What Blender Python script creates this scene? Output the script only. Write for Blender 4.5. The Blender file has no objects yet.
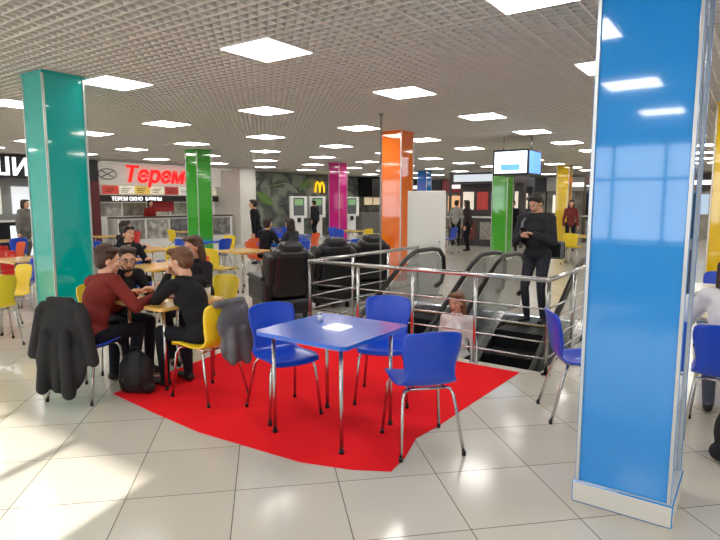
import bpy,bmesh,math,random
from mathutils import Vector,Matrix,Euler
random.seed(7)
V=Vector
S=bpy.context.scene
COL=S.collection
H=3.0
def lin(c):
    c=c/255; return c/12.92 if c<=.04045 else ((c+.055)/1.055)**2.4
_m={}
def M(name,rgb=(128,128,128),rough=.5,metal=0,emit=0,bump=0,bscale=50,coat=0,spec=.5,vary=0,vscale=8,ergb=None):
    if name in _m: return _m[name]
    m=bpy.data.materials.new(name); m.use_nodes=True
    nt=m.node_tree; b=nt.nodes['Principled BSDF']
    c=tuple(lin(v) for v in rgb)+(1,)
    b.inputs['Base Color'].default_value=c
    b.inputs['Roughness'].default_value=rough
    b.inputs['Metallic'].default_value=metal
    b.inputs['Specular IOR Level'].default_value=spec
    b.inputs['Coat Weight'].default_value=coat
    b.inputs['Coat Roughness'].default_value=.03
    if emit:
        e=tuple(lin(v) for v in (ergb or rgb))+(1,)
        b.inputs['Emission Color'].default_value=e
        b.inputs['Emission Strength'].default_value=emit
    if bump or vary:
        tc=nt.nodes.new('ShaderNodeTexCoord')
    if vary:
        n=nt.nodes.new('ShaderNodeTexNoise'); n.inputs['Scale'].default_value=vscale
        nt.links.new(tc.outputs['Object'],n.inputs['Vector'])
        r=nt.nodes.new('ShaderNodeValToRGB')
        r.color_ramp.elements[0].position=.3; r.color_ramp.elements[1].position=.7
        r.color_ramp.elements[0].color=tuple(max(0,x*(1-vary)) for x in c[:3])+(1,)
        r.color_ramp.elements[1].color=tuple(min(1,x*(1+vary)) for x in c[:3])+(1,)
        nt.links.new(n.outputs['Fac'],r.inputs['Fac']); nt.links.new(r.outputs['Color'],b.inputs['Base Color'])
    if bump:
        n=nt.nodes.new('ShaderNodeTexNoise'); n.inputs['Scale'].default_value=bscale
        nt.links.new(tc.outputs['Object'],n.inputs['Vector'])
        bp=nt.nodes.new('ShaderNodeBump'); bp.inputs['Strength'].default_value=bump; bp.inputs['Distance'].default_value=.01
        nt.links.new(n.outputs['Fac'],bp.inputs['Height']); nt.links.new(bp.outputs['Normal'],b.inputs['Normal'])
    _m[name]=m; return m

class MB:
    def __init__(s): s.bm=bmesh.new(); s.mats=[]
    def mi(s,m):
        if m not in s.mats: s.mats.append(m)
        return s.mats.index(m)
    def _fin(s,verts,mtx,m,smooth):
        bmesh.ops.transform(s.bm,matrix=mtx,verts=verts)
        fs=set(f for v in verts for f in v.link_faces); i=s.mi(m)
        for f in fs: f.material_index=i; f.smooth=smooth
        return fs
    def box(s,c,d,m,rz=0,bev=0,rot=None):
        r=bmesh.ops.create_cube(s.bm,size=1)['verts']
        R=rot.to_4x4() if rot is not None else Matrix.Rotation(rz,4,'Z')
        fs=s._fin(r,Matrix.Translation(V(c))@R@Matrix.Diagonal((d[0],d[1],d[2],1)),m,False)
        if bev:
            es=set(e for f in fs for e in f.edges)
            bmesh.ops.bevel(s.bm,geom=list(es),offset=bev,segments=3,affect='EDGES',profile=.5)
    def b2(s,a,b,m,bev=0):
        s.box([(a[i]+b[i])/2 for i in range(3)],[abs(b[i]-a[i]) for i in range(3)],m,bev=bev)
    def cyl(s,a,b,r1,m,r2=None,seg=14):
        a=V(a);b=V(b);d=b-a
        r=bmesh.ops.create_cone(s.bm,cap_ends=True,segments=seg,radius1=r1,radius2=r1 if r2 is None else r2,depth=d.length)['verts']
        q=d.to_track_quat('Z','Y').to_matrix().to_4x4()
        fs=s._fin(r,Matrix.Translation((a+b)/2)@q,m,True)
        for f in fs:
            if len(f.verts)>4: f.smooth=False
    def ell(s,c,rad,m,R=None,sub=3):
        r=bmesh.ops.create_icosphere(s.bm,subdivisions=sub,radius=1)['verts']
        R=(R or Matrix.Identity(3)).to_4x4()
        s._fin(r,Matrix.Translation(V(c))@R@Matrix.Diagonal((rad[0],rad[1],rad[2],1)),m,True)
    def tube(s,pts,r,m,seg=10,close=False):
        pts=[V(p) for p in pts]; n=len(pts); rings=[]; up=V((0,0,1)); i0=s.mi(m)
        for i,p in enumerate(pts):
            if close: t=(pts[(i+1)%n]-pts[i-1])
            else: t=(pts[min(i+1,n-1)]-pts[max(i-1,0)])
            t.normalize()
            u=up if abs(t.dot(up))<.95 else V((0,1,0))
            a=t.cross(u).normalized(); b=t.cross(a).normalized()
            if rings and a.dot(la)<0: a=-a;b=-b
            la=a
            rings.append([s.bm.verts.new(p+(a*math.cos(2*math.pi*k/seg)+b*math.sin(2*math.pi*k/seg))*r) for k in range(seg)])
        for i in range(n if close else n-1):
            A=rings[i];B=rings[(i+1)%n]
            for k in range(seg):
                f=s.bm.faces.new((A[k],A[(k+1)%seg],B[(k+1)%seg],B[k])); f.material_index=i0; f.smooth=True
        if not close:
            for R in (rings[0],rings[-1]):
                f=s.bm.faces.new(R); f.material_index=i0
    def poly(s,pts,m,thick=None,smooth=False):
        vs=[s.bm.verts.new(V(p)) for p in pts]; f=s.bm.faces.new(vs); f.material_index=s.mi(m)
        if thick:
            r=bmesh.ops.extrude_face_region(s.bm,geom=[f])
            nv=[g for g in r['geom'] if isinstance(g,bmesh.types.BMVert)]
            bmesh.ops.translate(s.bm,vec=V(thick),verts=nv)
            for v in nv:
                for g in v.link_faces: g.material_index=s.mi(m)
    def grid(s,rows,m,thick=0):
        vs=[[s.bm.verts.new(V(p)) for p in row] for row in rows]; fs=[];i0=s.mi(m)
        for a in range(len(vs)-1):
            for b in range(len(vs[0])-1):
                f=s.bm.faces.new((vs[a][b],vs[a][b+1],vs[a+1][b+1],vs[a+1][b])); f.material_index=i0; f.smooth=True; fs.append(f)
        if thick: 
            bmesh.ops.recalc_face_normals(s.bm,faces=fs)
            r=bmesh.ops.solidify(s.bm,geom=fs,thickness=thick)
            for g in r['geom']:
                if isinstance(g,bmesh.types.BMFace): g.material_index=i0; g.smooth=True
    def mesh(s,name):
        bmesh.ops.recalc_face_normals(s.bm,faces=s.bm.faces)
        me=bpy.data.meshes.new(name); s.bm.to_mesh(me); s.bm.free()
        for m in s.mats: me.materials.append(m)
        return me
    def obj(s,name,loc=(0,0,0),rz=0,parent=None):
        return put(s.mesh(name),name,loc,rz,parent)
def put(me,name,loc=(0,0,0),rz=0,parent=None):
    o=bpy.data.objects.new(name,me); COL.objects.link(o); o.location=loc; o.rotation_euler=(0,0,rz)
    if parent: o.parent=parent
    return o
def empty(name,loc=(0,0,0),rz=0):
    o=bpy.data.objects.new(name,None); COL.objects.link(o); o.location=loc; o.rotation_euler=(0,0,rz); o.empty_display_size=.1; return o
def text(t,name,loc,rot,size,m,parent,shear=0,ext=.015,align='LEFT',bold=0):
    cu=bpy.data.curves.new(name,'FONT'); cu.body=t; cu.size=size; cu.extrude=ext; cu.shear=shear; cu.align_x=align; cu.offset=bold
    cu.materials.append(m); o=bpy.data.objects.new(name,cu); COL.objects.link(o); o.location=loc; o.rotation_euler=rot
    if parent: o.parent=parent
    return o

# ------------------------------------------------------------ materials
chrome=M('brushed_steel',(205,205,205),.25,1)
white=M('white_laminate',(225,225,222),.35,vary=.02)
wallm=M('painted_wall',(222,220,213),.6,vary=.03,vscale=2)
dark=M('dark_plastic',(22,22,24),.4)
blackleather=M('black_leather',(28,28,31),.36,bump=.2,bscale=120)
rubber=M('black_rubber',(12,12,12),.35)
PL={'blue':(20,74,205),'yellow':(245,212,40),'orange':(232,92,30),'red':(204,36,28)}
plastic={k:M('plastic_'+k,v,.32,coat=.25) for k,v in PL.items()}

def floor_mat():
    m=bpy.data.materials.new('glazed_floor_tile'); m.use_nodes=True; nt=m.node_tree; b=nt.nodes['Principled BSDF']
    tc=nt.nodes.new('ShaderNodeTexCoord'); mp=nt.nodes.new('ShaderNodeMapping')
    mp.inputs['Rotation'].default_value=(0,0,math.radians(45)); mp.inputs['Location'].default_value=(.13,.2,0)
    br=nt.nodes.new('ShaderNodeTexBrick'); br.offset=0; br.squash=1
    br.inputs['Scale'].default_value=1; br.inputs['Brick Width'].default_value=.6; br.inputs['Row Height'].default_value=.6
    br.inputs['Mortar Size'].default_value=.0035; br.inputs['Mortar Smooth'].default_value=.3
    br.inputs['Color1'].default_value=(lin(208),lin(203),lin(191),1); br.inputs['Color2'].default_value=(lin(199),lin(194),lin(182),1)
    br.inputs['Mortar'].default_value=(lin(120),lin(112),lin(100),1)
    nt.links.new(tc.outputs['Object'],mp.inputs['Vector']); nt.links.new(mp.outputs['Vector'],br.inputs['Vector'])
    no=nt.nodes.new('ShaderNodeTexNoise'); no.inputs['Scale'].default_value=1.7; no.inputs['Detail'].default_value=4
    nt.links.new(tc.outputs['Object'],no.inputs['Vector'])
    nt.links.new(br.outputs['Color'],b.inputs['Base Color'])
    mr=nt.nodes.new('ShaderNodeMapRange'); mr.inputs['To Min'].default_value=.1; mr.inputs['To Max'].default_value=.2
    nt.links.new(no.outputs['Fac'],mr.inputs['Value']); nt.links.new(mr.outputs['Result'],b.inputs['Roughness'])
    bp=nt.nodes.new('ShaderNodeBump'); bp.inputs['Strength'].default_value=.25; bp.inputs['Distance'].default_value=.002; bp.invert=True
    nt.links.new(br.outputs['Fac'],bp.inputs['Height']); nt.links.new(bp.outputs['Normal'],b.inputs['Normal'])
    b.inputs['Specular IOR Level'].default_value=.6
    return m
FM=floor_mat()

# ------------------------------------------------------------ shell
X0,X1,Y0,Y1=-18.3,6.0,-6.0,30.0
hx0,hx1,hy0,hy1=-4.45,-1.64,5.35,8.0
b=MB()
for (a,c) in (((X0,Y0),(X1,hy0)),((X0,hy1),(X1,Y1)),((X0,hy0),(hx0,hy1)),((hx1,hy0),(X1,hy1))):
    b.poly([(a[0],a[1],0),(c[0],a[1],0),(c[0],c[1],0),(a[0],c[1],0)],FM)
fl=b.obj('floor')
sh=M('shaft_panel',(150,150,148),.6); ye=-.4
b=MB(); b.b2((hx0-.05,ye,-4.1),(hx0,hy1,-.005),sh); b.obj('wall_shaft_west')
b=MB(); b.b2((hx1,ye,-4.1),(hx1+.05,hy1,-.005),sh); b.obj('wall_shaft_east')
b=MB(); b.b2((hx0,hy1,-4.1),(hx1,hy1+.05,-.02),sh); b.obj('wall_shaft_north')
b=MB(); b.b2((hx0,ye-.05,-4.1),(hx1,ye,-.35),sh); b.obj('wall_shaft_south')
b=MB(); b.b2((hx0,ye,-4.1),(hx1,hy1,-4.0),M('lower_floor',(150,148,140),.3)); b.obj('floor_lower_level')
b=MB(); b.b2((hx0,hy0-.08,-.35),(hx1,hy0,-.01),white); b.obj('trim_1')
b=MB(); b.b2((hx0,ye,-.1),(hx1,hy0-.08,-.06),white); b.obj('ceiling_lower_level')
def wallbox(n,a,c,m=wallm):
    q=MB(); q.b2(a,c,m); return q.obj(n)
wallbox('wall_west',(X0-.2,Y0,0),(X0,Y1,3.4)); wallbox('wall_north',(X0,Y1,0),(X1,Y1+.2,3.4)); wallbox('wall_east',(X1,Y0,0),(X1+.2,Y1,3.4))
wx=[(-17,-14.2),(-13.6,-10.8),(-10.2,-7.4),(-6.8,-4.0),(-3.4,-.6),(2.4,5.2)]
b=MB(); b.b2((X0,Y0-.2,0),(X1,Y0,.85),wallm); b.b2((X0,Y0-.2,2.8),(X1,Y0,3.4),wallm)
ed=[X0]+[v for w in wx for v in w]+[X1]
for i in range(0,len(ed),2): b.b2((ed[i],Y0-.2,.85),(ed[i+1],Y0,2.8),wallm)
b.obj('wall_south')
fr=M('window_frame_white',(230,230,230),.4)
for i,(a,c) in enumerate(wx):
    b=MB()
    for x in (a,a+(c-a)/3,a+2*(c-a)/3,c): b.b2((x-.035,Y0-.14,.85),(x+.035,Y0-.06,2.8),fr)
    for z in (.87,2.1,2.78): b.b2((a,Y0-.14,z-.03),(c,Y0-.06,z+.03),fr)
    b.b2((a-.05,Y0-.05,.8),(c+.05,Y0+.2,.84),fr)
    b.obj('window_%d'%(i+1))
g=MB(); g.poly([(-80,-100,-.4),(80,-100,-.4),(80,-6.3,-.4),(-80,-6.3,-.4)],M('pale_reflection_plane',(215,218,225),.8,vary=.1,vscale=.3)); g.obj('outside_reflection_plane')  # unseen pale plane added outside for reflections below the sky
# ceiling: open cell grid
sl=M('ceiling_cell_white',(228,225,218),.5); vd=M('ceiling_void',(112,110,105),.9)
b=MB(); i_s=b.mi(sl)
def slat(bm,a,c,z0,z1):
    vs=[bm.verts.new(p) for p in ((a[0],a[1],z0),(c[0],a[1],z0),(c[0],c[1],z0),(a[0],c[1],z0),(a[0],a[1],z1),(c[0],a[1],z1),(c[0],c[1],z1),(a[0],c[1],z1))]
    for q in ((0,3,2,1),(0,1,5,4),(1,2,6,5),(2,3,7,6),(3,0,4,7)):
        bm.faces.new([vs[k] for k in q]).material_index=i_s
cs=.1
lx0,ly0=-3.7,3.77
gx0=lx0-.3-24*.6-.0; gy0=ly0-.3-16*.6
k=0;x=gx0
while x<X1:
    if x>X0: w=.012 if k%6==0 else .006; slat(b.bm,(x-w,Y0),(x+w,Y1),H,H+.04)
    x=gx0+(k+1)*cs;k+=1
k=0;y=gy0
while y<Y1:
    if y>Y0: w=.012 if k%6==0 else .006; slat(b.bm,(X0,y-w),(X1,y+w),H+.0005,H+.0405)
    y=gy0+(k+1)*cs;k+=1
b.poly([(X0-.2,Y0-.2,3.4),(X1+.2,Y0-.2,3.4),(X1+.2,Y1+.2,3.4),(X0-.2,Y1+.2,3.4)],vd)
me=b.mesh('ceiling'); put(me,'ceiling')
# columns
ALU=M('column_trim',(215,215,212),.3,.6)
cols=[(-.50,3.33,(0,146,236),.47),(-6.32,3.17,(0,178,172),.45),(-12.1,9.7,(70,172,58),.47),(-5.86,9.5,(248,120,30),.47),
(-6.1,15.7,(84,184,54),.47),(-12.1,15.7,(214,44,140),.47),(-6.1,21.9,(240,200,24),.47),(-12.1,21.9,(10,120,215),.47),
(-.35,9.5,(245,200,24),.47),(-.35,15.7,(200,40,40),.47),(-12.1,3.3,(240,200,24),.47),(-6.2,-3,(240,120,30),.47),(-6.0,27.5,(214,40,140),.47),(-12.1,-3,(64,168,56),.47),(4.9,9.5,(0,172,164),.47)]
colpos=[(c[0],c[1]) for c in cols]
for i,(x,y,c,s) in enumerate(cols):
    m=M('column_gloss_%02d%02d%02d'%c,c,.07,coat=1,spec=.6)
    b=MB(); h=s/2
    b.b2((-h+.012,-h+.012,.12),(h-.012,h-.012,H),m)
    for sx in (-1,1):
        for sy in (-1,1):
            b.b2((sx*h,sy*h,.12),(sx*(h-.022),sy*(h-.022),H),ALU,bev=.003)
    b.b2((-h-.012,-h-.012,0),(h+.012,h+.012,.12),M('column_plinth',(224,222,215),.4),bev=.006)
    b.b2((-h-.004,-h-.004,H-.03),(h+.004,h+.004,H),m)
    b.obj('column',(x,y,0))
# ceiling lights
lp=M('led_panel',(255,252,246),.5,emit=13.5)
b=MB(); b.b2((-.3,-.3,-.006),(.3,.3,.05),fr); b.poly([(-.285,-.285,-.008),(-.285,.285,-.008),(.285,.285,-.008),(.285,-.285,-.008)],lp)
lme=b.mesh('ceiling_light')
for i in range(-6,5):
    for j in range(-4,12):
        x=lx0+2.4*i; y=ly0+2.4*j
        if not(X0+.4<x<X1-.4 and Y0+.4<y<Y1-.4): continue
        if any(abs(x-c[0])<.52 and abs(y-c[1])<.52 for c in colpos): continue
        put(lme,'ceiling_light',(x,y,H-.002))

# ------------------------------------------------------------ furniture
def catm(pts,n):
    out=[];P=[pts[0]]+pts+[pts[-1]]
    for i in range(1,len(P)-2):
        for k in range(n):
            t=k/n; a,b_,c,d=P[i-1],P[i],P[i+1],P[i+2]
            out.append(tuple(.5*((2*b_[q])+(-a[q]+c[q])*t+(2*a[q]-5*b_[q]+4*c[q]-d[q])*t*t+(-a[q]+3*b_[q]-3*c[q]+d[q])*t**3) for q in range(len(a))))
    out.append(pts[-1]); return out
_ch={}
def chair_mesh(color):
    if color in _ch: return _ch[color]
    m=plastic[color]; b=MB()
    prof=[(.225,.425,.185),(.21,.45,.2),(.1,.452,.212),(-.05,.44,.21),(-.15,.452,.195),(-.2,.52,.172),(-.222,.62,.18),(-.245,.73,.2),(-.262,.81,.195),(-.268,.835,.165)]
    rows=[]
    for (y,z,w) in catm(prof,3):
        row=[]
        bk=max(0,min(1,(z-.47)/.12))
        for k in range(11):
            u=-1+k*.2; uu=math.sin(u*math.pi/2)*.35+u*.65
            row.append((uu*w,y+bk*.045*u*u,z+(1-bk)*.018*u*u-bk*.012*u*u))
        rows.append(row)
    b.grid(rows,m,.012)
    for sx in (-1,1):
        b.tube([(sx*.12,.14,.43),(sx*.165,.165,.425),(sx*.185,.18,.38),(sx*.215,.215,.008)],.0115,chrome)
        b.tube([(sx*.12,-.12,.425),(sx*.155,-.13,.42),(sx*.175,-.15,.38),(sx*.215,-.25,.008)],.0115,chrome)
        b.cyl((sx*.215,.215,0),(sx*.215,.215,.03),.014,rubber); b.cyl((sx*.215,-.25,0),(sx*.215,-.25,.03),.014,rubber)
        b.tube([(sx*.12,.14,.43),(sx*.12,-.12,.425)],.01,chrome)
    b.tube([(-.12,.14,.43),(.12,.14,.43)],.01,chrome); b.tube([(-.12,-.12,.425),(.12,-.12,.425)],.01,chrome)
    _ch[color]=b.mesh('dining_chair'); return _ch[color]
def chair(x,y,deg,color,z=0): return put(chair_mesh(color),'dining_chair',(x,y,z),math.radians(deg))
_tb={}
wood=M('table_laminate_beech',(236,192,104),.22,coat=.3,vary=.08,vscale=5); bluet=M('table_laminate_blue',(14,98,222),.2,coat=.5)
wht=M('table_laminate_white',(225,225,220),.25,coat=.3)
def table(x,y,kind='wood',s=.75,z=0):
    k=(kind,s)
    if k not in _tb:
        m={'wood':wood,'blue':bluet,'white':wht}[kind]; b=MB(); h=s/2; r=.05
        pts=[]
        for cx,cy,a0 in ((h-r,h-r,0),(-h+r,h-r,90),(-h+r,-h+r,180),(h-r,-h+r,270)):
            for q in range(6):
                a=math.radians(a0+q*18); pts.append((cx+r*math.cos(a),cy+r*math.sin(a),.722))
        b.poly(pts,m,(0,0,.028))
        for sx in (-1,1):
            for sy in (-1,1):
                b.cyl((sx*(h-.1),sy*(h-.1),0),(sx*(h-.1),sy*(h-.1),.722),.014,chrome)
                b.cyl((sx*(h-.1),sy*(h-.1),0),(sx*(h-.1),sy*(h-.1),.02),.019,rubber)
        q=h-.1
        for a,c in (((-q,-q),(q,-q)),((q,-q),(q,q)),((q,q),(-q,q)),((-q,q),(-q,-q))): b.box(((a[0]+c[0])/2,(a[1]+c[1])/2,.705),(abs(a[0]-c[0])+.02,abs(a[1]-c[1])+.02,.03),chrome)
        _tb[k]=b.mesh('dining_table')
    return put(_tb[k],'dining_table',(x,y,z))
# flat red overlay mark, added as a thin sheet on the floor
b=MB(); b.poly([(-4.46,2.58,.001),(-3.8,2.52,.001),(-3.19,2.48,.001),(-2.28,2.55,.001),(-1.95,2.66,.001),(-1.74,2.78,.001),(-1.77,3.0,.001),(-1.86,3.3,.001),(-1.83,3.6,.001),(-1.83,3.9,.001),(-1.8,5.22,.001),(-4.95,5.22,.001),(-4.93,5.0,.001)],M('red_overlay_flat',(242,36,44),.95,spec=.05),(0,0,.003))
b.obj('red_overlay_sheet')
MZ=.004
table(-2.44,3.10,'blue',.8,MZ)
chair(-2.97,3.14,-112,'blue',MZ); chair(-2.49,3.86,205,'blue',MZ); chair(-1.80,3.25,48,'blue',MZ)
table(-4.42,3.17,'wood',.72,MZ)
chair(-4.62,2.47,22,'blue',0); chair(-5.24,3.03,-90,'yellow'); chair(-3.76,3.05,90,'yellow',MZ); chair(-4.85,4.02,185,'yellow')
chair(-1.06,4.42,-60,'blue'); table(-.2,5.45,'white',.75); chair(-.12,4.62,0,'blue'); table(-.3,6.9,'white',.75); chair(-.3,7.6,180,'blue'); chair(.55,5.4,90,'blue')
def cluster(x,y,kind,cs,s=.75):
    table(x,y,kind,s)
    d=s/2+.16
    for side,c in cs:
        dx,dy,a={'n':(0,d,180),'s':(0,-d,0),'e':(d,0,90),'w':(-d,0,-90)}[side]
        chair(x+dx+random.uniform(-.04,.04),y+dy+random.uniform(-.04,.04),a+random.uniform(-12,12),c)
cluster(-7.85,2.7,'wood',[('n','yellow'),('w','red')]); chair(-7.15,2.75,80,'yellow')
cluster(-6.95,4.8,'wood',[('w','blue'),('e','yellow'),('n','orange')])
cluster(-9.7,6.5,'wood',[('s','orange'),('e','yellow'),('n','blue')])
cluster(-9.6,4.2,'wood',[('e','blue'),('n','orange'),('w','red')])
cluster(-8.6,9.0,'blue',[('s','orange'),('e','blue'),('w','orange'),('n','blue')])
cluster(-7.3,10.9,'blue',[('e','blue'),('s','blue')])
chair(-7.2,7.5,100,'orange'); table(-7.9,7.3,'wood'); chair(-7.9,6.75,0,'yellow')
cluster(-12.2,6.4,'wood',[('s','red'),('e','blue'),('w','yellow')])
cluster(-12.4,4.6,'wood',[('e','red'),('n','orange')])
cluster(-10.6,8.6,'blue',[('s','blue'),('e','blue'),('n','yellow')])
cluster(-10.4,11.6,'blue',[('s','blue'),('w','blue'),('e','orange')])
cluster(-14.2,8.4,'wood',[('s','yellow'),('e','blue'),('n','red')])
cluster(-14.4,11.2,'wood',[('s','yellow'),('e','blue'),('n','orange')])
cluster(-14.6,6.0,'wood',[('s','red'),('e','blue')])
cluster(-8.4,13.0,'wood',[('s','yellow'),('e','orange'),('n','blue')])
cluster(-10.6,14.4,'wood',[('s','blue'),('e','yellow'),('w','blue')])
cluster(-13.8,14.2,'blue',[('s','blue'),('e','blue')])
cluster(-8.8,16.6,'wood',[('s','yellow'),('e','blue')])
cluster(-4.0,16,'wood',[('s','yellow'),('e','blue')]); cluster(-3.4,20,'wood',[('s','orange'),('w','blue')])
# massage chairs
def massage_mesh():
    b=MB(); L=blackleather
    b.box((0,.02,.2),(.66,.8,.22),L,bev=.06)
    b.box((0,.08,.40),(.46,.62,.16),L,bev=.06)
    R=Matrix.Rotation(math.radians(14),3,'X')
    b.box((0,-.34,.68),(.54,.24,.72),L,bev=.1,rot=R)
    b.box((0,-.41,1.0),(.36,.2,.24),L,bev=.09,rot=R)
    for sx in (-1,1):
        b.box((sx*.31,.02,.42),(.15,.78,.34),L,bev=.06)
        b.box((sx*.31,.04,.6),(.16,.66,.07),M('grey_leather',(52,50,50),.4),bev=.03)
        b.box((sx*.28,-.31,.74),(.12,.3,.46),L,bev=.055,rot=R)
        b.box((sx*.12,.56,.24),(.18,.26,.36),L,bev=.06,rot=Matrix.Rotation(math.radians(-20),3,'X'))
        b.cyl((sx*.25,-.3,0),(sx*.25,-.3,.1),.035,rubber); b.cyl((sx*.25,.3,0),(sx*.25,.3,.1),.035,rubber)
    b.box((.33,.3,.68),(.06,.1,.14),dark,bev=.01)
    return b.mesh('massage_chair')
mm=massage_mesh()
for x,y,a in ((-5.55,5.85,62),(-5.62,6.95,60),(-5.65,7.95,64)): put(mm,'massage_chair',(x,y,0),math.radians(a))
# white cabinet
we=M('white_enamel',(246,246,240),.35)
b=MB(); b.box((0,0,.95),(.64,.46,1.78),we,bev=.012); b.b2((-.3,-.21,0),(.3,.21,.07),dark)
for z0,z1 in ((.14,.86),(.92,1.78)):
    b.b2((-.26,-.242,z0),(.26,-.23,z1),we,bev=.004); b.b2((.318,-.18,z0),(.33,.18,z1),we,bev=.004)
b.cyl((.22,-.245,.98),(.22,-.27,.98),.016,chrome); b.b2((.2,-.25,.5),(.215,-.265,.66),chrome)
b.obj('storage_cabinet',(-4.74,8.66,0),math.radians(30))
pg=M('pole_grey_paint',(150,150,148),.5)
b=MB(); b.cyl((0,0,0),(0,0,H),.016,pg); b.cyl((0,0,0),(0,0,.015),.06,pg); b.cyl((0,0,H-.015),(0,0,H),.04,pg); b.obj('steel_pole',(-4.86,7.4,0))
# railing
def rail(b,a,c,n):
    a=V(a);c=V(c)
    for i in range(n+1):
        p=a.lerp(c,i/n); b.cyl(p,p+V((0,0,.9)),.019,chrome); b.cyl(p,p+V((0,0,.012)),.045,chrome)
    for z in (.16,.32,.48,.64): b.cyl(a+V((0,0,z)),c+V((0,0,z)),.008,chrome,seg=10)
    b.cyl(a+V((0,0,.92)),c+V((0,0,.92)),.024,chrome,seg=16)
b=MB(); o=.07
rail(b,(hx0-o,hy0-o,0),(hx1+o,hy0-o,0),4); rail(b,(hx0-o,hy0-o,0),(hx0-o,hy1,0),3); rail(b,(hx1+o,hy0-o,0),(hx1+o,hy1,0),3)
for x in (hx0-o,hx1+o): b.ell((x,hy0-o,.92),(.026,.026,.026),chrome)
b.obj('stair_railing')
# escalators
stepm=M('escalator_step',(92,94,97),.4,.8); stepd=M('escalator_riser',(35,36,38),.5,.6)
def glass():
    m=bpy.data.materials.new('balustrade_glass'); m.use_nodes=True; nt=m.node_tree; b=nt.nodes['Principled BSDF']
    b.inputs['Base Color'].default_value=(.3,.34,.35,1); b.inputs['Roughness'].default_value=.03; b.inputs['Alpha'].default_value=.45; b.inputs['Coat Weight'].default_value=1
    return m
glassd=glass()
yel=M('safety_yellow',(190,165,40),.5)
def escal(x):
    b=MB(); yt=0.; run,rise=.4,.23; n=17
    b.b2((-.62,yt,-.3),(.62,.59,-.012),stepm)
    for k in range(12): b.b2((-.4,yt+.02+k*.045,-.012),(.4,yt+.045+k*.045,.002),stepm)
    b.b2((-.42,yt-.0,-.01),(.42,yt+.02,.003),yel)
    for i in range(n):
        y=yt-run*(i+1); z=-rise*(i)-.03
        b.b2((-.42,y,z-.25),(.42,y+run,z),stepd)
        for k in range(17): b.b2((-.4+k*.05,y+.008,z-.22),(-.385+k*.05,y+run,z+.008),stepm)
    for sx in (-1,1):
        yb=yt-run*n; zb=-rise*n
        pts=[(sx*.52,.75,.05),(sx*.52,.98,.35),(sx*.52,.95,.7),(sx*.52,.75,.84),(sx*.52,.05,.84),(sx*.52,yb,zb+.86),(sx*.52,yb,zb+.1),(sx*.52,.0,.1),(sx*.52,.3,.05)]
        b.poly(pts,glassd,(sx*.012,0,0))
        pts=[(sx*.44,.55,.12),(sx*.44,.55,-.3),(sx*.44,-.1,-.4),(sx*.44,yb,zb-.4),(sx*.44,yb,zb+.16),(sx*.44,.0,.14)]
        b.poly(pts,chrome,(sx*.2,0,0))
        b.b2((sx*.44,.55,0),(sx*.6,.9,.1),chrome)
        hp=[(sx*.53,.75,.28),(sx*.53,.95,.32),(sx*.53,1.05,.52),(sx*.53,1.02,.74),(sx*.53,.86,.87),(sx*.53,.6,.9),(sx*.53,.1,.9),(sx*.53,-.2,.8),(sx*.53,yb,zb+.92)]
        b.tube(hp,.036,rubber,12)
    b.obj('escalator',(x,7.4,0))
escal(-3.74); escal(-2.35)
# hanging sign box
b=MB(); b.b2((-.38,-.38,2.2),(.38,.38,2.72),dark,bev=.01)
scr=M('lightbox_white',(225,240,255),.4,emit=1.6); scb=M('lightbox_blue',(90,150,230),.4,emit=1.4)
b.b2((-.34,-.39,2.24),(.34,-.38,2.68),scr); b.b2((.38,-.34,2.24),(.39,.34,2.68),scb); b.b2((-.2,-.396,2.3),(.2,-.39,2.42),scb)
for sx in (-.3,.3): b.cyl((sx,0,2.7),(sx,0,H),.012,chrome)
b.obj('hanging_lightbox_sign',(-4.25,11.7,0))

# ------------------------------------------------------------ storefronts (west wall)
RW=(math.pi/2,0,math.pi/2); xw=X0+.02
blk=M('signboard_black',(26,26,32),.35); wem=M('sign_white_lit',(250,250,250),.4,emit=1.2); rem=M('sign_red_lit',(225,25,25),.4,emit=.9)
e=empty('sushi_shop_front')
b=MB(); b.b2((xw,3.5,2.3),(xw+1.2,9.8,2.95),blk); b.b2((xw,3.5,0),(xw+.3,9.8,2.3),M('shop_interior_grey',(165,165,162),.6))
b.b2((xw+.9,3.5,0),(xw+1.5,8.6,1.1),blk); b.b2((xw+.9,3.5,1.1),(xw+1.5,8.6,1.15),white)
b.b2((xw+.3,7.6,1.3),(xw+.36,9.3,2.1),M('menu_lit',(235,240,245),.4,emit=.7)); b.b2((xw+.3,5.4,1.3),(xw+.36,7.3,2.1),M('menu_lit2',(200,205,190),.4,emit=.7))
b.b2((xw+1.5,7.0,.15),(xw+1.52,8.4,1.0),M('fridge_lit',(225,238,245),.3,emit=.8)); b.b2((xw+.3,9.2,0),(xw+1.3,9.75,2.3),M('poster_dark_red',(90,30,34),.5))
b.obj('shop_structure',parent=e); text('СУШИ','sign_text',(xw+1.22,7.75,2.4),RW,.66,wem,e,bold=.012,align='RIGHT')
e=empty('pancake_shop_front')
sw_=M('shop_white_glow',(238,236,228),.5,emit=.12)  # plain shop walls with a faint painted-in glow so they look lit
b=MB(); b.b2((xw,9.9,0),(xw+.15,15.3,2.95),sw_)
b.b2((xw+.9,10.2,0),(xw+1.5,15.0,1.12),M('counter_white',(225,225,222),.3),bev=.01); b.b2((xw+.88,10.2,1.12),(xw+1.54,15.0,1.16),M('counter_top_dark',(60,50,45),.3))
cl=[(200,70,56),(235,228,210),(215,185,90),(235,225,200),(170,56,50),(235,230,215),(145,155,80),(220,210,190)]
for k in range(8):
    y=10.3+k*.6; c=cl[k]
    b.b2((xw+.5,y,1.92),(xw+.55,y+.56,2.2),M('menu_panel_%d'%k,c,.4,emit=.45,vary=.3,vscale=6))
    for q in range(3): b.b2((xw+.55,y+.06,1.98+q*.06),(xw+.556,y+.3+.06*q,2.0+q*.06),M('menu_print',(60,45,40),.6))
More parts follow.
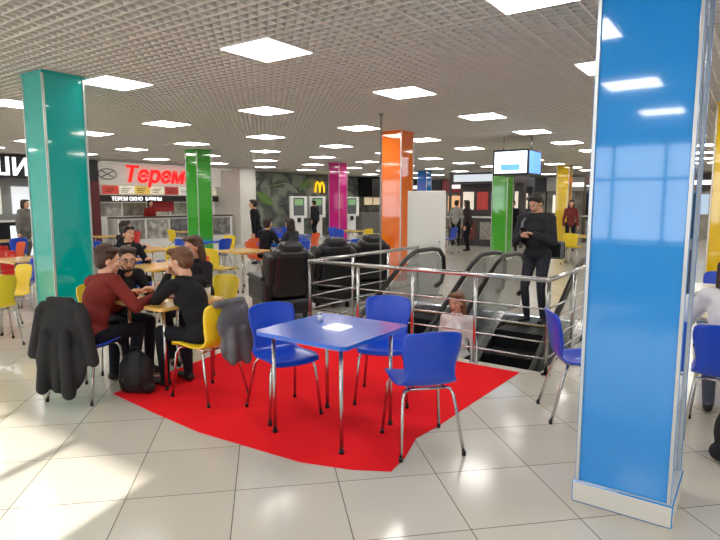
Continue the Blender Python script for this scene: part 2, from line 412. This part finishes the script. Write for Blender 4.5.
b.b2((xw+.45,10.2,1.66),(xw+.5,15.2,1.88),M('slogan_band',(40,34,32),.5))
for k in range(5):
    b.b2((xw+.15,10.25+k*.98,1.17),(xw+.18,11.15+k*.98,1.62),M('food_poster_%d'%k,[(170,168,160),(130,122,108),(190,180,160),(145,150,130),(160,150,148)][k],.4,vary=.6,vscale=4,emit=.1))
    b.b2((xw+1.5,10.3+k*.93,.42),(xw+1.515,11.15+k*.93,1.06),M('photo_poster_%d'%k,[(130,128,126),(160,158,154),(100,100,102),(140,138,132),(120,118,116)][k],.4,vary=.65,vscale=5))
b.b2((xw+.15,12.2,1.3),(xw+.2,13.3,1.86),M('dark_red_board',(140,26,28),.4,emit=.2))
b.b2((xw,9.9,2.9),(xw+1.2,15.3,2.95),sw_); b.b2((xw+.5,9.95,2.24),(xw+.56,15.3,2.9),sw_)
b.obj('shop_structure',parent=e)
text('Теремок','sign_text',(xw+.62,11.0,2.34),RW,.78,rem,e,shear=.25,bold=.02)
text('ТЕРЕМ ОКНО  БЛИНЫ','slogan_text',(xw+.52,10.6,1.7),RW,.18,wem,e)
b=MB(); eg=M('emblem_grey',(90,88,84),.5); b.tube([(xw+.62,10.45+.32*math.cos(t*.3),2.57+.17*math.sin(t*.3)) for t in range(21)],.015,eg,close=True); b.tube([(xw+.62,10.25,2.47),(xw+.62,10.65,2.67)],.014,eg); b.tube([(xw+.62,10.65,2.47),(xw+.62,10.25,2.67)],.014,eg)
b.obj('round_emblem',parent=e)
wallbox('wall_partition',(xw,15.35,0),(xw+1.6,16.2,2.99),wallm)
def leaf_mat():
    m=bpy.data.materials.new('foliage_wall_graphic'); m.use_nodes=True; nt=m.node_tree; b=nt.nodes['Principled BSDF']
    tc=nt.nodes.new('ShaderNodeTexCoord'); v=nt.nodes.new('ShaderNodeTexNoise'); v.inputs['Scale'].default_value=1.4; v.inputs['Detail'].default_value=3; v.inputs['Distortion'].default_value=1.2
    r=nt.nodes.new('ShaderNodeValToRGB'); r.color_ramp.elements[0].color=(.10,.105,.105,1); r.color_ramp.elements[0].position=.42; r.color_ramp.elements[1].color=(.3,.33,.26,1); r.color_ramp.elements[1].position=.62
    nt.links.new(tc.outputs['Object'],v.inputs['Vector']); nt.links.new(v.outputs['Fac'],r.inputs['Fac']); nt.links.new(r.outputs['Color'],b.inputs['Base Color']); b.inputs['Roughness'].default_value=.6
    return m
lm=leaf_mat(); e=empty('burger_restaurant_front')
b=MB(); b.b2((xw,16.25,0),(xw+.4,29.3,2.95),lm); b.b2((xw+.4,25.0,1.95),(xw+1.3,29.3,2.9),blk)
b.b2((xw+1.2,23.4,0),(xw+1.8,29.2,1.1),M('counter_grey',(120,118,114),.4))
for k in range(5): b.b2((xw+.8,25.0+k*.85,1.5),(xw+.85,25.7+k*.85,1.9),M('burger_menu_lit',(220,200,165),.4,emit=.6))
# leaf shaped wall graphics: pointed ovals with a midrib
for k,(yy,zz,L,an) in enumerate(((17.0,2.3,.75,.5),(17.9,1.8,.7,-.6),(18.8,2.45,.6,.2),(19.6,2.3,.6,-.5),(20.6,2.5,.6,.7),(23.2,2.3,.7,.4),(24.2,2.0,.7,-.5))):
    pts=[]
    for t in range(12):
        u=t/11; pts.append((u*2-1,math.sin(u*math.pi)*.34))
    for t in range(10,0,-1):
        u=t/11; pts.append((u*2-1,-math.sin(u*math.pi)*.34))
    ca,sa=math.cos(an),math.sin(an)
    P=[(xw+.405,yy+L*(p*ca-q*sa),zz+L*.8*(p*sa+q*ca)) for p,q in pts]
    P=[(p[0],p[1],min(p[2],2.93)) for p in P]
    b.poly(P,M('leaf_graphic_%d'%(k%3),[(150,158,140),(112,150,72),(92,110,78)][k%3],.6),(.006+.001*k,0,0))
    b.tube([(xw+.42,yy-L*.95*ca,zz-L*.76*sa),(xw+.42,yy+L*.8*ca,zz+L*.64*sa)],.012,M('leaf_rib',(190,196,180),.6),6)
b.obj('shop_structure',parent=e)
yem=M('sign_yellow_lit',(255,195,20),.4,emit=1.2)
b=MB()
for s in (-1,1):
    b.tube([(xw+.5,21.6+s*.17+.17*math.cos(t*math.pi/14)*1.0,2.12+.5*math.sin(t*math.pi/14)) for t in range(15)],.04,yem)
b.obj('arch_emblem',parent=e)
text('Макдо','sign_text',(xw+1.33,26.2,2.2),RW,.66,wem,e,bold=.015)
def kiosk(x,y,rz=0):
    b=MB(); w=M('kiosk_white',(250,250,248),.35)
    b.box((0,0,.03),(.6,.5,.06),w,bev=.01); b.box((-.02,0,.6),(.16,.5,1.1),w,bev=.03); b.box((0,0,1.42),(.16,.84,.98),w,bev=.04)
    b.b2((.08,-.25,1.05),(.09,.25,1.84),M('kiosk_screen',(90,96,98),.2,emit=.25)); b.b2((.09,-.2,1.5),(.095,.2,1.78),M('kiosk_screen_green',(120,160,110),.3,emit=.5)); b.b2((.08,-.08,.75),(.12,.08,.95),dark)
    b.obj('self_order_kiosk',(x,y,0),rz)
for y in (19.0,20.3,22.0,23.0): kiosk(-16.9,y,-.5)
# north wall shops
e=empty('far_shop_front'); b=MB(); yw=Y1-.02
cc=[(40,40,46),(130,45,50),(50,52,56),(150,148,142),(38,64,110),(50,46,44),(150,104,50),(80,80,82)]
for k in range(8):
    x=X0+.2+k*3.0
    b.b2((x,yw-.5,2.2),(x+2.9,yw-.02,2.9),M('far_sign_%d'%k,cc[k],.4,emit=.2)); b.b2((x,yw-.3,0),(x+2.9,yw-.02,2.2),M('far_shop_%d'%k,(120+8*k,116+8*k,110+7*k),.5,vary=.4,vscale=2))
    b.b2((x+.3,yw-.34,1.1),(x+1.2,yw-.3,2.0),M('far_lit_%d'%(k%3),[(240,235,220),(220,170,125),(170,190,210)][k%3],.4,emit=.8))
    b.b2((x+1.8,yw-.34,0),(x+2.6,yw-.3,2.05),dark)
    b.b2((x+.5,yw-.53,2.42),(x+2.2,yw-.5,2.62),wem)
b.obj('shop_structure',parent=e)
def stand(x,y,w,c1,sgn):
    e=empty('food_stand',(x,y,0)); b=MB(); m=M('stand_%d'%c1[0],c1,.4)
    b.b2((-w/2,-.5,0),(w/2,.3,1.05),m,bev=.02); b.b2((-w/2-.05,-.55,1.05),(w/2+.05,.35,1.1),white); b.b2((-w/2,.5,0),(w/2,.8,2.35),m)
    b.b2((-w/2,-.5,2.35),(w/2,.8,2.75),m); b.b2((-w/2+.2,-.52,2.42),(w/2-.2,-.5,2.68),M('stand_sign_%d'%sgn[0],sgn,.4,emit=.8))
    for sx in (-1,1): b.b2((sx*(w/2-.08),-.5,1.1),(sx*w/2,-.42,2.35),m)
    n=int(w/.6)
    for k in range(n):
        b.b2((-w/2+.15+k*.6,.46,1.35),(-w/2+.6+k*.6,.5,2.05),M('stand_menu_%d'%(k%3),[(225,215,195),(150,50,44),(140,165,180)][k%3],.4,emit=.7,vary=.3))
        b.b2((-w/2+.12+k*.6,-.52,.25),(-w/2+.55+k*.6,-.5,.9),M('stand_front_%d'%(k%2),[(160,155,148),(110,60,50)][k%2],.4,vary=.3))
    b.obj('stand_body',parent=e)
stand(-8.6,20.4,2.6,(72,68,70),(200,210,220)); stand(-4.3,24.5,3.2,(90,80,72),(210,70,60)); stand(-9.8,25.0,2.6,(66,68,80),(225,215,185))

# ------------------------------------------------------------ people
def blob(parts,voxel,smooth,name):
    bm=bmesh.new()
    for p in parts:
        if p[0]=='c':
            _,a,c,ra,rb=p[:5]; a=V(a);c=V(c)
            for q,r in ((a,ra),(c,rb)):
                bmesh.ops.create_icosphere(bm,subdivisions=2,radius=r,matrix=Matrix.Translation(q))
            d=c-a
            if d.length>1e-4:
                bmesh.ops.create_cone(bm,cap_ends=True,segments=16,radius1=ra,radius2=rb,depth=d.length,matrix=Matrix.Translation((a+c)/2)@d.to_track_quat('Z','Y').to_matrix().to_4x4())
        else:
            _,c,r=p[:3]; R=p[3] if len(p)>3 and p[3] is not None else Matrix.Identity(3)
            bmesh.ops.create_icosphere(bm,subdivisions=3,radius=1,matrix=Matrix.Translation(V(c))@R.to_4x4()@Matrix.Diagonal((r[0],r[1],r[2],1)))
    me=bpy.data.meshes.new('tmp'); bm.to_mesh(me); bm.free()
    o=bpy.data.objects.new('tmp',me); COL.objects.link(o)
    md=o.modifiers.new('r','REMESH'); md.mode='VOXEL'; md.voxel_size=voxel; md.use_smooth_shade=True
    if smooth: ms=o.modifiers.new('s','SMOOTH'); ms.factor=.5; ms.iterations=smooth
    dg=bpy.context.evaluated_depsgraph_get(); out=bpy.data.meshes.new_from_object(o.evaluated_get(dg)); out.name=name
    bpy.data.objects.remove(o); bpy.data.meshes.remove(me)
    for p in out.polygons: p.use_smooth=True
    return out
def segd(p,a,c):
    d=c-a; L=d.length_squared
    t=0 if L<1e-9 else max(0,min(1,(p-a).dot(d)/L)); return (p-(a+d*t)).length,t
def ik(a,c,l1,l2,pole):
    a=V(a);c=V(c);d=c-a;L=d.length
    if L>(l1+l2)*.995: c=a+d.normalized()*(l1+l2)*.995; d=c-a; L=d.length
    x=(l1*l1-l2*l2+L*L)/(2*L); h=math.sqrt(max(0,l1*l1-x*x)); n=d.normalized(); pl=V(pole); pl=(pl-n*pl.dot(n)).normalized()
    return a+n*x+pl*h,c
_head={}
def head_mesh(fem):
    if fem in _head: return _head[fem]
    j=.9 if fem else 1
    P=[('e',(0,-.016,.032),(.075,.094,.088)),('e',(0,.022,-.035),(.056*j,.066,.078)),('e',(0,.05,-.092),(.028*j,.026,.022)),
       ('c',(0,.084,.018),(0,.106,-.02),.009,.013),('e',(0,.1,-.024),(.017,.012,.01)),('e',(-.034,.06,-.02),(.022,.024,.022)),('e',(.034,.06,-.02),(.022,.024,.022)),
       ('c',(-.036,.072,.032),(.036,.072,.032),.012,.012),('e',(0,.082,-.052),(.024,.011,.008)),('e',(0,.079,-.063),(.02,.012,.008)),
       ('e',(-.077,-.004,-.005),(.009,.02,.031),Matrix.Rotation(-.25,3,'X')),('e',(.077,-.004,-.005),(.009,.02,.031),Matrix.Rotation(-.25,3,'X')),('c',(0,-.02,-.05),(0,-.03,-.13),.052*j,.054*j)]
    me=blob(P,.0055,2,'head'); 
    for k in range(2): me.materials.append(None)
    for p in me.polygons:
        c=p.center; p.material_index=1 if (abs(c.x)<.025 and c.y>.078 and -.07<c.z<-.047) else 0
    _head[fem]=me; return me
_hair={}
def hair_mesh(st):
    if st in _hair: return _hair[st]
    P=[('e',(0,-.032,.046),(.087,.1,.088)),('e',(0,-.055,.0),(.083,.07,.085)),('e',(-.04,.03,.1),(.045,.05,.03)),('e',(.035,.03,.102),(.05,.05,.028))]
    if st=='long': P+=[('e',(0,-.075,-.09),(.088,.05,.15)),('c',(-.078,-.02,.02),(-.085,-.03,-.17),.03,.022),('c',(.078,-.02,.02),(.085,-.03,-.17),.03,.022)]
    if st=='bob': P+=[('e',(0,-.06,-.05),(.088,.06,.1)),('c',(-.08,-.01,.03),(-.083,-.01,-.08),.026,.02),('c',(.08,-.01,.03),(.083,-.01,-.08),.026,.02)]
    if st=='curly':
        rr=random.Random(3)
        for k in range(40):
            a=rr.uniform(0,6.28); t=rr.uniform(.0,1.25); d=V((math.sin(t)*math.cos(a),math.sin(t)*math.sin(a),math.cos(t)))
            P.append(('e',(d.x*.085,-.03+d.y*.098,.05+d.z*.088),(.024,.024,.022)))
    me=blob(P,.007,1,'hair'); me.materials.append(None); _hair[st]=me; return me
def hand_parts(w,d,n,side,curl):
    d=d.normalized(); z=-(n-d*n.dot(d)).normalized(); x=d.cross(z)*side
    T=lambda p: w+x*p[0]+d*p[1]+z*p[2]
    P=[('c',T((0,-.02,0)),T((0,.02,0)),.024,.022)]
    for fx,ky,L in ((.031,.088,.07),(.0105,.093,.078),(-.0105,.089,.072),(-.031,.08,.057)):
        P.append(('c',T((fx*.55,.01,0)),T((fx,ky,0)),.0145,.012))
        p=V((fx,ky,0)); a=curl*.5; r=.0098
        for f in (.45,.3,.25):
            q=p+V((0,math.cos(a),-math.sin(a)))*L*f; P.append(('c',T(p),T(q),r,r*.9)); p=q; a+=curl; r*=.9
    P+=[('c',T((.02,.015,-.004)),T((.046,.05,-.014)),.016,.012),('c',T((.046,.05,-.014)),T((.054,.086,-.02-.02*curl)),.0115,.009)]
    return P
def person(name,pos,deg,kind='sit',lean=8,hy=0,hp=0,hl=None,hr=None,shirt=(30,30,34),pants=(28,30,38),skin=(220,168,140),hair=(40,28,20),style='short',fem=False,shoes=(25,24,24),voxel=.014,bulk=.006,feet=None,curl=.5,sc=1,twist=0,palm=(0,0,-1),glasses=False,wrist_skin=False,beard=False,z=0,drop=0):
    E=empty(name,(pos[0],pos[1],z),math.radians(deg)); E.scale=(sc,sc,sc)
    ms=M('cloth_%d_%d_%d'%shirt,shirt,.85,bump=.35,bscale=18,spec=.2,vary=.12,vscale=6); mp=M('trouser_%d_%d_%d'%pants,pants,.85,bump=.3,bscale=18,spec=.2,vary=.12)
    mk=M('skin_%d'%skin[0],skin,.5,vary=.04,spec=.4); mh=M('hair_%d'%hair[0],hair,.5,bump=.8,bscale=90,vary=.25,vscale=60); mf=M('shoe_%d'%shoes[0],shoes,.5)
    ml=M('lips',(165,85,78),.45)
    sw=.155 if fem else .178; hz=.53 if kind=='sit' else .94
    le=math.radians(lean); up=V((0,math.sin(le),math.cos(le))); RL=Matrix.Rotation(-le,3,'X')@Matrix.Rotation(math.radians(twist),3,'Z')
    pel=V((0,0,hz)); spine=lambda t: pel+up*t
    B=bulk
    parts=[('e',pel+V((0,-.01,.0)),(.16+B,.118+B,.115)),('e',spine(.16),((.13 if fem else .142)+B,.098+B,.15),RL),('e',spine(.32),((.142 if fem else .162)+B,.108+B,.17),RL)]
    seg=[(pel,spine(.42),.13,0)]
    sx=RL@V((1,0,0)); shz=.455
    sL=spine(shz)-sx*sw; sR=spine(shz)+sx*sw
    parts.append(('c',sL,sR,.058+B,.058+B)); parts.append(('c',spine(.44)-sx*.1,spine(.5),.06,.05)); parts.append(('c',spine(.44)+sx*.1,spine(.5),.06,.05)); seg.append((sL,sR,.06,0))
    if fem:
        for s in (-1,1): parts.append(('e',spine(.34)+sx*s*.065+RL@V((0,.085,0)),(.058,.05,.058)))
    nb=spine(.5); hd=nb+V((0,math.sin(le)*.09+.02+drop*.8,.155-drop)); 
    parts.append(('c',spine(.46),hd-V((0,.02,.07)),.056 if not fem else .048,.05 if not fem else .044)); seg.append((nb+V((0,0,.045)),hd,.05,2))
    if feet is None:
        feet=[(-.11,.42,.075),(.11,.38,.075)] if kind=='sit' else [(-.1,-.03,.075),(.1,.03,.075)]
    for i,s in enumerate((-1,1)):
        hip=pel+V((s*.088,0,-.03)); an=V(feet[i])
        kn,an=ik(hip,an,.43,.43,(s*.12,1,.5))
        parts+=[('c',hip,kn,.083+B*.5,.058),('c',kn,kn.lerp(an,.35),.056,.056),('c',kn.lerp(an,.35),an,.056,.042)]
        toe=an+V((s*.02,.15,-.04)); parts+=[('c',an+V((0,-.03,-.035)),toe,.038,.032),('c',an,an+V((0,0,-.02)),.04,.04)]
        seg+=[(hip,kn,.075,1),(kn,an+V((0,0,.02)),.05,1),(an+V((0,-.04,-.045)),toe+V((0,.02,0)),.035,3)]
    if hl is None: hl=(-.17,.36,.62) if kind=='sit' else (-.24,.03,.82)
    if hr is None: hr=(.17,.36,.62) if kind=='sit' else (.24,.03,.82)
    hparts=[]
    for s,sh_,t in ((-1,sL,hl),(1,sR,hr)):
        el,w=ik(sh_,V(t),.29,.255,(s*.6,-.45,-.8))
        parts+=[('c',sh_,el,.05+B,.041+B),('c',el,w,.042+B,.03+B*.6)]
        seg+=[(sh_,el,.045,0),(el,w-(w-el).normalized()*.01,.035,2 if wrist_skin else 0)]
        d=(w-el).normalized(); n=V(palm)
        if abs(d.dot(n.normalized()))>.85: n=V((-s,0.1,0))
        hparts+=hand_parts(w+d*.012,d,n,-s,curl)
    me=blob(parts,voxel,3,'body')
    for m in (ms,mp,mk,mf): me.materials.append(m)
    for p in me.polygons:
        c=p.center; best=9;bi=0
        for a,c2,r,i in seg:
            dd=segd(c,a,c2)[0]-r
            if dd<best: best=dd;bi=i
        p.material_index=bi
    put(me,'body',parent=E)
    hm=blob(hparts,.0045,1,'hands'); hm.materials.append(mk); put(hm,'hands',parent=E)
    h=put(head_mesh(fem),'head',parent=E); h.location=hd; h.rotation_euler=(math.radians(-hp),0,math.radians(hy))
    for k,m in enumerate((mk,ml)): h.material_slots[k].link='OBJECT'; h.material_slots[k].material=m
    ha=put(hair_mesh(style),'hair',parent=h); ha.material_slots[0].link='OBJECT'; ha.material_slots[0].material=mh
    b=MB(); ew=M('eye_white',(235,232,226),.2); ei=M('iris',(45,30,20),.2)
    for s in (-1,1):
        b.ell((s*.031,.073,.011),(.0125,.012,.009),ew,sub=2); b.ell((s*.031,.0825,.011),(.0055,.0035,.0058),ei,sub=2)
        b.tube([(s*.016,.087,.028),(s*.03,.088,.033),(s*.046,.078,.03)],.0032,mh,6)
        if glasses:
            b.tube([(s*.032+.023*math.cos(t*.5236),.098-.006*abs(math.cos(t*.5236)),.008+.017*math.sin(t*.5236)) for t in range(12)],.002,dark,6,close=True)
            b.tube([(s*.055,.092,.012),(s*.078,.0,.01)],.002,dark,6)
    if glasses: b.tube([(-.01,.1,.012),(.01,.1,.012)],.002,dark,6)
    b.obj('face_details',parent=h)
    if beard:
        bm_=blob([('e',(0,.045,-.085),(.04,.04,.03)),('c',(-.06,.01,-.04),(-.03,.055,-.085),.014,.016),('c',(.06,.01,-.04),(.03,.055,-.085),.014,.016)],.006,1,'beard'); bm_.materials.append(mh); put(bm_,'beard',parent=h)
    b=MB(); c0=spine(.5)+V((0,0,.02)); b.tube([c0+V((.062*math.cos(t*.3927),.06*math.sin(t*.3927)+.005,.006*math.sin(t*.3927))) for t in range(16)],.013,ms,8,close=True); b.obj('collar',parent=E)
    return E
# group at beech table
person('man',(-4.62,2.5),16,lean=22,hp=8,hy=-50,twist=-18,drop=.02,hl=(.08,.47,.80),hr=(.33,.42,.80),shirt=(124,46,42),pants=(30,32,42),hair=(66,40,28),style='curly',voxel=.011,bulk=.014,z=0,feet=[(-.11,.36,.075),(.12,.34,.075)])
person('man',(-5.2,3.05),-90,lean=26,hp=10,hy=-22,drop=.03,hl=(-.13,.46,.80),hr=(.16,.48,.80),shirt=(36,36,40),hair=(56,40,32),glasses=True,voxel=.011,beard=True)
person('woman',(-3.84,3.08),90,lean=28,hp=14,hy=25,hl=(-.05,.40,1.0),hr=(.06,.41,.98),shirt=(30,30,34),hair=(104,66,42),style='short',fem=True,voxel=.011,palm=(0,-1,0),curl=.7,z=MZ)
person('woman',(-4.87,3.95),183,lean=14,hp=10,shirt=(38,36,42),hair=(76,48,30),style='long',fem=True,hl=(-.14,.42,.80),hr=(.14,.42,.80))
def coat(x,y,deg,rgb,z=0):
    P=[('e',(0,-.29,.62),(.2,.045,.22)),('e',(0,-.31,.36),(.24,.06,.26)),('c',(-.17,-.27,.82),(.17,-.27,.82),.04,.04),('e',(0,-.2,.7),(.17,.03,.14)),
       ('c',(-.19,-.27,.78),(-.27,-.3,.42),.05,.045),('c',(.19,-.27,.78),(.28,-.28,.38),.05,.045),('c',(-.1,-.34,.6),(-.13,-.38,.16),.05,.05),('c',(.09,-.35,.6),(.12,-.38,.14),.05,.055),('c',(0,-.34,.55),(0,-.36,.17),.04,.045),('c',(-.1,-.28,.87),(.1,-.28,.87),.03,.03)]
    me=blob(P,.012,2,'coat'); me.materials.append(M('coat_%d'%rgb[0],rgb,.8,bump=.6,bscale=14,vary=.2)); put(me,'hanging_coat',(x,y,z),math.radians(deg))
coat(-4.62,2.47,22,(24,24,27)); 
def small_jacket(x,y,deg,rgb,z):
    P=[('e',(.03,-.29,.66),(.17,.04,.16)),('e',(.05,-.3,.48),(.17,.045,.16)),('c',(-.12,-.27,.83),(.15,-.27,.83),.035,.035),('c',(.15,-.28,.78),(.2,-.31,.42),.045,.04),('c',(-.02,-.33,.6),(-.03,-.35,.36),.04,.04),('c',(.1,-.33,.6),(.12,-.35,.34),.04,.04)]
    me=blob(P,.012,2,'coat'); me.materials.append(M('jacket_%d'%rgb[0],rgb,.8,bump=.6,bscale=14,vary=.2)); put(me,'hanging_jacket',(x,y,z),math.radians(deg))
small_jacket(-3.76,3.05,90,(100,102,106),MZ)
def bag(x,y,deg,rgb=(26,26,30),z=0,s=1):
    P=[('e',(0,0,.2),(.15,.1,.2)),('e',(0,.05,.14),(.12,.08,.12)),('c',(-.11,0,.06),(.11,0,.06),.06,.06)]
    me=blob(P,.012,2,'pack'); m=M('bag_fabric_%d'%rgb[0],rgb,.7,bump=.4,bscale=30); me.materials.append(m)
    o=put(me,'backpack',(x,y,z),math.radians(deg)); o.scale=(s,s,s); b=MB()
    for q in (-1,1): b.tube([(q*.07,-.06,.36),(q*.08,-.14,.3),(q*.09,-.14,.14),(q*.09,-.08,.05)],.012,m,8)
    b.tube([(-.03,-.02,.39),(-.03,-.02,.43),(.03,-.02,.43),(.03,-.02,.39)],.008,m,8); b.obj('straps',parent=o)
bag(-4.3,2.72,30,z=MZ,s=.95); bag(-.75,4.95,0); bag(.0,4.15,10)
# right table woman
person('woman',(-.12,4.68),0,lean=14,hp=10,shirt=(232,230,232),pants=(90,94,110),hair=(60,40,30),style='long',fem=True,hl=(-.2,.42,.80),hr=(.15,.45,.80))
# man at the escalator
mE=person('man',(-2.42,7.55),172,kind='stand',lean=8,hp=30,hy=-5,hl=(-.09,.3,1.2),hr=(.07,.3,1.18),shirt=(50,50,56),pants=(56,58,66),hair=(38,28,24),curl=.9,bulk=.034,sc=1.02,z=.003)
b=MB(); b.box((0,.39,1.24),(.075,.012,.15),dark,bev=.004,rot=Matrix.Rotation(math.radians(-40),3,'X')); b.obj('smartphone',parent=mE)
b=MB(); b.tube([(.14,.2,1.02),(.13,.23,1.2),(.12,.2,1.36),(.1,.03,1.48),(.02,-.11,1.32),(-.12,-.17,1.05)],.018,M('strap_grey',(110,112,116),.7),8); b.box((-.14,-.22,.98),(.26,.1,.24),M('bag_black',(25,25,28),.6),bev=.03)
b.obj('shoulder_bag',parent=mE)
# woman on escalator
person('woman',(-2.66,5.62),180,kind='stand',z=-.23*4-.02,lean=2,hp=8,shirt=(225,225,225),pants=(50,50,60),hair=(120,80,52),style='long',fem=True,sc=.93)
# background
person('man',(-7.8,4.8),-90,lean=14,shirt=(30,32,40),hl=(-.15,.42,.8),hr=(.15,.42,.8))
person('man',(-8.6,8.55),0,lean=12,shirt=(30,30,34),hl=(-.15,.42,.8),hr=(.15,.42,.8),voxel=.018)
person('woman',(-8.1,9.0),90,lean=14,fem=True,style='long',shirt=(60,60,66),hl=(-.15,.42,.8),hr=(.15,.42,.8),voxel=.018)
person('man',(-6.8,10.9),90,lean=14,shirt=(28,28,36),hl=(-.15,.42,.8),hr=(.15,.42,.8),voxel=.018)
person('man',(-9.05,9.0),-90,lean=12,shirt=(40,44,60),hl=(-.15,.42,.8),hr=(.15,.42,.8),voxel=.018)
person('man',(-10.9,10.6),120,kind='stand',shirt=(26,26,30),voxel=.018,bulk=.02)
person('woman',(-16.0,7.0),-60,kind='stand',fem=True,shirt=(120,118,114),pants=(100,98,94),style='bob',voxel=.018,bulk=.03)
person('man',(-6.6,18.0),170,kind='stand',shirt=(30,30,34),voxel=.018); person('woman',(-8.0,17.6),90,kind='stand',fem=True,style='long',shirt=(60,50,52),voxel=.018)
person('man',(-7.4,19.2),0,kind='stand',shirt=(40,44,58),voxel=.02,bulk=.02); person('woman',(-5.2,19.6),200,kind='stand',fem=True,style='long',shirt=(130,60,60),voxel=.02); person('man',(-9.3,19.3),10,kind='stand',shirt=(150,148,142),voxel=.02)
person('man',(-16.4,19.6),90,kind='stand',shirt=(40,40,46),voxel=.018,bulk=.02); person('woman',(-16.3,21.2),80,kind='stand',fem=True,style='long',shirt=(28,28,30),voxel=.018)
person('woman',(-17.75,12.0),-90,kind='stand',fem=True,style='bob',shirt=(150,40,40),voxel=.02)
person('man',(-12.25,5.85),0,lean=10,shirt=(52,60,80),voxel=.018,hl=(-.15,.42,.8),hr=(.15,.42,.8)); person('woman',(-9.75,5.95),0,lean=10,fem=True,style='bob',shirt=(30,30,34),voxel=.018,hl=(-.15,.42,.8),hr=(.15,.42,.8))
# table things
b=MB(); b.cyl((0,0,0),(0,0,.1),.028,M('paper_cup',(235,232,225),.6),.036,20); b.cyl((0,0,.1),(0,0,.112),.038,M('cup_lid',(60,40,30),.5)); cm=b.mesh('paper_cup')
put(cm,'paper_cup',(-4.62,3.42,.755)); put(cm,'paper_cup',(-4.2,3.42,.755)); put(cm,'paper_cup',(-6.8,4.9,.751))
b=MB(); b.box((0,0,.006),(.3,.22,.012),M('tray_brown',(120,60,40),.5),bev=.005); b.box((.03,.02,.03),(.12,.09,.04),M('food_box',(230,220,200),.6),bev=.008); tm=b.mesh('food_tray')
put(tm,'food_tray',(-4.4,3.3,.755),.3)
b=MB(); b.cyl((0,0,0),(0,0,.05),.018,M('salt_glass',(225,228,230),.15)); b.cyl((0,0,.05),(0,0,.065),.018,chrome,.012); b.obj('salt_shaker',(-2.66,3.22,.755))

# ------------------------------------------------------------ light + camera
w=bpy.data.worlds.new('World'); S.world=w; w.use_nodes=True; nt=w.node_tree; bg=nt.nodes['Background']
sk=nt.nodes.new('ShaderNodeTexSky'); sk.sky_type='HOSEK_WILKIE'; sk.turbidity=3; sk.sun_direction=V((.25,-.95,.3)).normalized()
mx=nt.nodes.new('ShaderNodeMix'); mx.data_type='RGBA'; mx.inputs[0].default_value=.6; mx.inputs[7].default_value=(.8,.88,1,1)
nt.links.new(sk.outputs['Color'],mx.inputs[6]); nt.links.new(mx.outputs[2],bg.inputs['Color']); bg.inputs['Strength'].default_value=5
sd=bpy.data.lights.new('sun','SUN'); sd.energy=13; sd.angle=.008; sd.color=(1,.94,.84); so=bpy.data.objects.new('sun',sd); COL.objects.link(so)
so.rotation_euler=V((-.26,.93,-.32)).to_track_quat('-Z','Y').to_euler()
cd=bpy.data.cameras.new('camera'); cd.lens=28; cd.sensor_width=36; co=bpy.data.objects.new('camera',cd); COL.objects.link(co)
co.location=(0,0,1.65); co.rotation_euler=(math.radians(90-6.92),0,math.radians(35.4)); S.camera=co
S.view_settings.view_transform='Standard'; S.view_settings.look='None'; S.view_settings.exposure=.05
